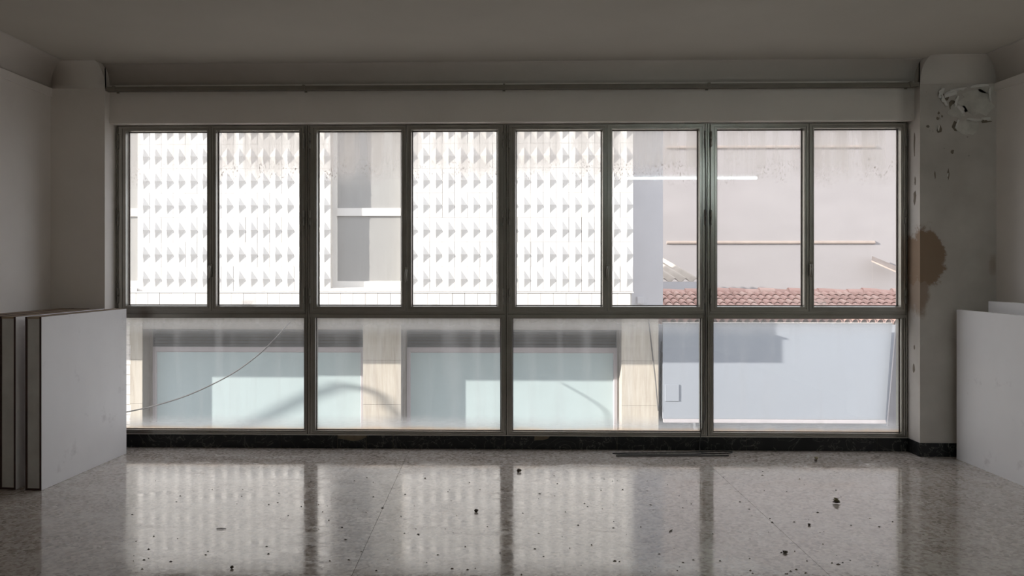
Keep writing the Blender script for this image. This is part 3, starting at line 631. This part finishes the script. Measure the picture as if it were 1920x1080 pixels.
# lower storey: piers, beam, recessed shopfronts
xp = lambda px, py=700: X(px, YQ, py)
ZGR = -3.6; zbm = at(700, 618, YQ).z
piers = [(xp(243), xp(268)), (xp(681), xp(752)), (xp(1165), xp(1234))]
mk('plain_end_wall', MB().box(XE + .002, xp(1243, 450), YQ, YFC + 1.6, ZSK - .02, ZTOP + .1), M['end_wall'], bld, label='plain pale grey end bay in shade')
o = mk('junction_box', MB().box(xp(1194, 560), xp(1207, 560), YQ - .05, YQ, at(1200, 570, YQ).z, at(1200, 556, YQ).z), M['end_wall'], bld, bevel=.012)
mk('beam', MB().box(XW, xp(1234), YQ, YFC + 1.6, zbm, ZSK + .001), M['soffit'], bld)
for a, b in piers:
    zj = [ZSK - .002, at(700, 675, YQ).z, at(700, 758, YQ).z, at(700, 842, YQ).z, at(700, 926, YQ).z, ZGR]
    for t_, b_ in zip(zj, zj[1:]): mk('stone_panel', MB().box(a, b, YQ - .03, YQ + .001, b_ + .002, t_ - .002), M['stone'], bld)
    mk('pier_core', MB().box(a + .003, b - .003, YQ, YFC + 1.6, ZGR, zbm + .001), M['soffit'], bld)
for i, (xa, xb, fa, fb) in enumerate(((piers[0][1], piers[1][0], 285, 681), (piers[1][1], piers[2][0], 760, 1157))):
    YS = YGL
    gl = lambda px, py=700: X(px, YS, py)
    f0, f1 = (gl(287), gl(683)) if i == 0 else (gl(763), gl(1157))
    zl0, zl1, zg1 = at(700, 651, YS).z, at(700, 621, YS).z, at(700, 661, YS).z
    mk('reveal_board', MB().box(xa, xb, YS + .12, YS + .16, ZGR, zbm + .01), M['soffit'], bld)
    sf = mk('shopfront', MB().ring((f0, f1, -2.9, zl0), (f0 + .075, f1 - .075, -2.8, zg1), [(0, YS + .1), (0, YS - .02), (.8, YS - .02), (1, YS), (1, YS + .1)]), M['pale_metal'], bld)
    mk('pane', MB().box(f0 + .07, f1 - .07, YS + .02, YS + .03, -2.82, zg1 + .004), M['shop'], sf, label='frosted turquoise shop glass')
    lv = mk('louvre', MB().ring((f0, f1, zl0 + .002, zl1 + .02), (f0 + .02, f1 - .02, zl0 + .012, zl1), [(0, YS + .1), (0, YS - .01), (1, YS - .01), (1, YS + .1)]), M['louvre'], bld)
    ns = 5; hs = (zl1 - zl0 - .012) / ns
    mk('backing', MB().box(f0 + .01, f1 - .01, YS + .075, YS + .085, zl0, zl1), M['shadowgap'], lv)  # sheet added so the gaps between slats read as shade
    for j in range(ns):
        z_ = zl0 + .012 + j * hs
        mk('slat', MB().prism_x([(YS, z_), (YS + .006, z_), (YS + .05, z_ + hs * .78), (YS + .044, z_ + hs * .78)], f0 + .02, f1 - .02), M['louvre'], lv)
    for s0, s1 in ((xa, f0), (f1, xb)): mk('jamb_board', MB().box(s0, s1, YS + .0, YS + .12, ZGR, zbm + .01), M['soffit'], bld)
# white brick edge at the far left
zz = ZGR
bw0, bw1 = X(222, YQ - .03, 700), X(244, YQ - .03, 700); bk = MB().box(-.5, .5, -.5, .5, 0, 1); brick_me = mesh('brick', bk.v, bk.f); brick_me.materials.append(M['brick'])
for j in range(20):
    wv = q.uniform(-.012, .012); o = bpy.data.objects.new('brick', brick_me); C.objects.link(o); o.parent = bld
    z_ = ZSK - .002 - (j + 1) * .2; o.location = Vector(((bw0 + bw1) / 2 + wv, YQ + .035, z_)) - WL['building']; o.scale = (bw1 - bw0, .13, .185)
mk('brick_core', MB().box(bw0 + .03, bw1 - .03, YQ - .01, YQ + .1, ZGR, ZSK), M['facade_back'], bld)

# overhead wires
def hang(name, pts, r_, mat, lab, cat='cable', n=6): return tag(mk(name, MB().tube(smooth(pts, n), r_, 6), mat), lab, cat)
Yc = 15.2
hang('cable', [at(p, y, Yc + e) for p, y, e in ((150, 788, -.4), (245, 771, 0), (300, 758, 0), (360, 738, .0), (430, 704, .0), (480, 669, .0), (515, 636, .1), (537, 611, .2), (560, 588, .5))], .012, M['cable'], 'slack grey cable drooping across the left shopfront')
hang('cable', [at(p, y, YQ - .1) for p, y in ((1216, 598), (1219, 625), (1224, 670), (1229, 715), (1232, 750), (1234, 770))], .014, M['dark_cable'], 'dark cable hanging down the right stone pier')
q = random.Random(8); Yt = YQ + .15
for j, (pa, pb_, lab) in enumerate((((1240, 640), (1240, 790), 'loose wire in the gap beside the white panel, straightest of the bundle'), ((1242, 660), (1239, 780), 'loose wire in the gap beside the white panel, bowed outward'), ((1241, 690), (1241, 788), 'loose wire in the gap beside the white panel, looped at its foot'))):
    pts = []
    for i in range(7):
        u = i / 6; pts.append(at(pa[0] + (pb_[0] - pa[0]) * u + (-1.6 - .5 * j) * math.sin(math.pi * u) + q.uniform(-.4, .4), pa[1] + (pb_[1] - pa[1]) * u, Yt - j * .05 + q.uniform(-.008, .008)))
    if j == 2:
        pts += [at(1239 + 2.6 * math.cos(a), 775 + 14 * math.sin(a), Yt - j * .05) for a in [1.2 + i * .8 for i in range(9)]]
    hang('wire', pts, .009, M['cable'], lab, 'wire')

# white metal panel, its hatch, the wall that carries it
YW = 16.82
xw = lambda px, py=690: X(px, YW, py)
zt, zb_ = at(1450, 606, YW).z, at(1450, 786, YW).z; zd = at(1450, 792, YW).z
pan = mk('hoarding', MB().prism([(xw(1243), zb_), (xw(1660), zb_), (xw(1673), zt), (xw(1243), zt)], YW, YW + .06), M['white_panel']); tag(pan, 'large flat pale metal hoarding in front of the tiled roof, hatch at one corner', 'hoarding')
mk('drip_ledge', MB().prism_x([(YW + .05, zb_), (YW - .002, zb_ - .004), (YW - .045, zd), (YW - .045, zd - .008), (YW + .05, zd - .008)], xw(1244), xw(1660)), M['pale_metal'], pan)
mk('top_edge', MB().box(xw(1243), xw(1673), YW - .01, YW + .06, zt, zt + .012), M['brick'], pan)
mk('hatch', MB().box(xw(1247), xw(1273), YW - .016, YW, at(1260, 752, YW).z, at(1260, 721, YW).z), M['white_panel'], pan, bevel=.004)
tag(mk('garage_wall', MB().box(xp(1236.5), X(1760, YW + .3, 700), YW + .28, YW + .5, ZGR, at(1450, 611, YW).z), M['render_wall']), 'low rendered wall carrying the pale metal panel and roof eaves', 'wall', kind='structure')
pa, pb_ = at(1671, 806, YW - .15), at(1688, 596, YW - .15); dd = (pb_ - pa).normalized(); pa = pa - dd * 2.0; pb_ = pb_ + dd * .2
mb = MB(); wv = .1
mb.add([(p.x + sx_ * wv * wd, p.y + sy_ * .02, p.z) for p, wd in ((pa, 1.0), (pb_, .7)) for sx_, sy_ in ((-1, -1), (1, -1), (1, 1), (-1, 1))], [(0, 1, 2, 3), (4, 5, 6, 7), (0, 1, 5, 4), (1, 2, 6, 5), (2, 3, 7, 6), (3, 0, 4, 7)])
tag(mk('post', mb, M['post']), 'weathered grey post leaning beside the pale metal panel', 'post')

# tiled roof
YE, YR = 17.25, 19.4
ze, zrg = at(1450, 604, YE).z, at(1450, 549, YR).z
rx0, rx1 = X(1243, YE, 600) - .05, X(1702, YR, 550)
roof = mk('tiled_roof', MB().add([(rx0, YE, ze - .06), (rx1, YE, ze - .06), (rx1, YR, zrg - .06), (rx0, YR, zrg - .06), (rx0, YE, ze - .12), (rx1, YE, ze - .12), (rx1, YR, zrg - .3), (rx0, YR, zrg - .3)], [(0, 1, 2, 3), (4, 5, 6, 7), (0, 1, 5, 4), (1, 2, 6, 5), (2, 3, 7, 6), (3, 0, 4, 7)]), M['clay'])
tag(roof, 'low terracotta tiled roof behind the pale metal panel', 'roof')
NR, NC = 7, 36; tw = (rx1 - rx0) / NC; sl = math.atan2(zrg - ze, YR - YE); Ls = math.hypot(zrg - ze, YR - YE) / NR
tv = []; tf = []; ns = 6
for i in range(2):
    for j in range(ns + 1):
        a = math.pi * j / ns; rr = 1.0 - .12 * i; tv.append((-math.cos(a) * .5 * rr, i * 1.12, math.sin(a) * .62 * rr + (0.16 if i == 0 else 0.0)))
tf = [(j, j + 1, ns + 2 + j, ns + 1 + j) for j in range(ns)]
for i in range(2):
    for j in range(ns + 1):
        v = tv[i * (ns + 1) + j]; tv.append((v[0] * .86, v[1], v[2] - .1))
b_ = 2 * (ns + 1); tf += [(b_ + j, b_ + ns + 1 + j, b_ + ns + 2 + j, b_ + j + 1) for j in range(ns)] + [(j, b_ + j, b_ + j + 1, j + 1) for j in range(ns)]
rt_me = mesh('roof_tile', tv, tf, True); rt_me.materials.append(M['clay'])
for r_ in range(NR):
    for n in range(NC):
        u = r_ / NR; o = bpy.data.objects.new('roof_tile', rt_me); C.objects.link(o); o.parent = roof
        o.location = Vector((rx0 + (n + .5) * tw + q.uniform(-.008, .008), YE + (YR - YE) * u, ze + (zrg - ze) * u - .05)) - WL['tiled_roof']
        o.scale = (tw, Ls, tw); o.rotation_euler = (sl, q.uniform(-.05, .05), q.uniform(-.03, .03))
NRG = 18; rw = (rx1 - rx0) / NRG
cv = [(x, -math.cos(math.pi * j / 6) * .13 * s_, math.sin(math.pi * j / 6) * .12 * s_) for x, s_ in ((-.5, 1.0), (.5, .88)) for j in range(7)]
cf = [(j, j + 1, 8 + j, 7 + j) for j in range(6)] + [tuple(range(7)), tuple(range(13, 6, -1))]
cap_me = mesh('ridge_tile', cv, cf); cap_me.materials.append(M['clay'])
for n in range(NRG):
    o = bpy.data.objects.new('ridge_tile', cap_me); C.objects.link(o); o.parent = roof
    o.location = Vector((rx0 + (n + .5) * rw, YR + .05, zrg - .03 + q.uniform(-.015, .03))) - WL['tiled_roof']; o.scale = (rw * 1.04, 1, 1); o.rotation_euler = (0, q.uniform(-.03, .05), q.uniform(-.05, .05))

# corrugated sheet roof and its parapet, behind the ridge
Ye = 21.0
e1 = at(1318, 524.5, Ye); e0 = at(1200, 524.5, Ye); t1 = at(1240, 485, Ye + 1.6); dirv = t1 - at(1306, 524.5, Ye)
mb = MB(); NXc = 60
vs = []
for k in range(2):
    for j in range(NXc + 1):
        u = j / NXc; p = e0 + (e1 - e0) * u + dirv * k * 1.25 + Vector((0, 0, .045 * math.sin(u * (e1.x - e0.x) / .265 * 2 * math.pi)))
        vs.append(p)
mb.add(vs, [(j, j + 1, NXc + 2 + j, NXc + 1 + j) for j in range(NXc)], True)
cr = mk('corrugated_roof', mb, M['corr']); tag(cr, 'small weathered corrugated sheet roof above the tiled ridge', 'roof'); cr.modifiers.new('t', 'SOLIDIFY').thickness = .02
tag(mk('parapet', MB().box(e0.x, X(1345, Ye, 530), Ye - .015, Ye + .2, ZGR, at(1280, 528.5, Ye).z), M['end_wall']), 'white rendered parapet under the corrugated sheets', 'wall', kind='structure')

# pink building behind
YK = 24.0
pk = mk('pink_building', MB().box(X(1150, YK, 400), X(1640, YK, 400), YK, YK + 2.0, ZGR, 8.0), M['pink']); tag(pk, 'pale pink rendered building with thin cornices behind the tiled roof', 'building')
for py_, h_, d_ in ((455, .05, .05), (276, .05, .06)):
    z_ = at(1450, py_, YK).z; mk('cornice', MB().prism_x([(YK, z_ - h_), (YK - d_, z_ - h_ * .4), (YK - d_, z_ + .02), (YK, z_ + .05)], X(1250, YK, 400), X(1640, YK, 400)), M['tan'], pk)
mk('wing', MB().box(X(1641, YK - .18, 400), X(1800, YK - .18, 400), YK - .002, YK + 1.9, ZGR, 8.0), M['pink'], pk)
a, b = at(1634, 488, YK - .6), at(1700, 517, YK - .9)
mk('lean_to_roof', MB().add([a, b, (b.x + .2, YK - .18, b.z + .2), (a.x + .2, YK - .18, a.z + .12), (a.x, a.y, a.z - .04), (b.x, b.y, b.z - .04), (b.x + .2, YK - .18, b.z + .16), (a.x + .2, YK - .18, a.z + .08)], [(0, 1, 2, 3), (4, 5, 6, 7), (0, 1, 5, 4), (1, 2, 6, 5), (2, 3, 7, 6), (3, 0, 4, 7)]), M['tan'], pk)

# street lamp up the road: its curved arm throws the soft arch on the shop windows
T = 13.0
def up(px, py, Y): return at(px, py, Y) - SUN_DIR * T
lamp_pts = [up(p, y, YGL) for p, y in ((430, 812), (500, 778), (560, 748), (610, 730), (655, 724))] + [up(p, y, YQ) for p, y in ((705, 735), (735, 760), (765, 790))]
sl_ = empty('street_lamp', (lamp_pts[0].x, lamp_pts[0].y, ZGR)); tag(sl_, 'curved steel street lamp up the road, casting its arched shadow on the shopfront', 'lamp')
ba = Vector((lamp_pts[0].x - 1.2, lamp_pts[0].y, ZGR))
mk('pole', MB().tube([ba, ba + Vector((0, 0, lamp_pts[0].z - ZGR - .6)), lamp_pts[0]], [.05, .035, .03], 8), M['post'], sl_)
mk('arm', MB().tube(smooth(lamp_pts), .055, 8), M['post'], sl_)
pe = lamp_pts[-1]
mk('lantern', MB().tube([pe, pe + (lamp_pts[-1] - lamp_pts[-2]).normalized() * .12, pe + (lamp_pts[-1] - lamp_pts[-2]).normalized() * .4], [.06, .14, .1], 8), M['post'], sl_)
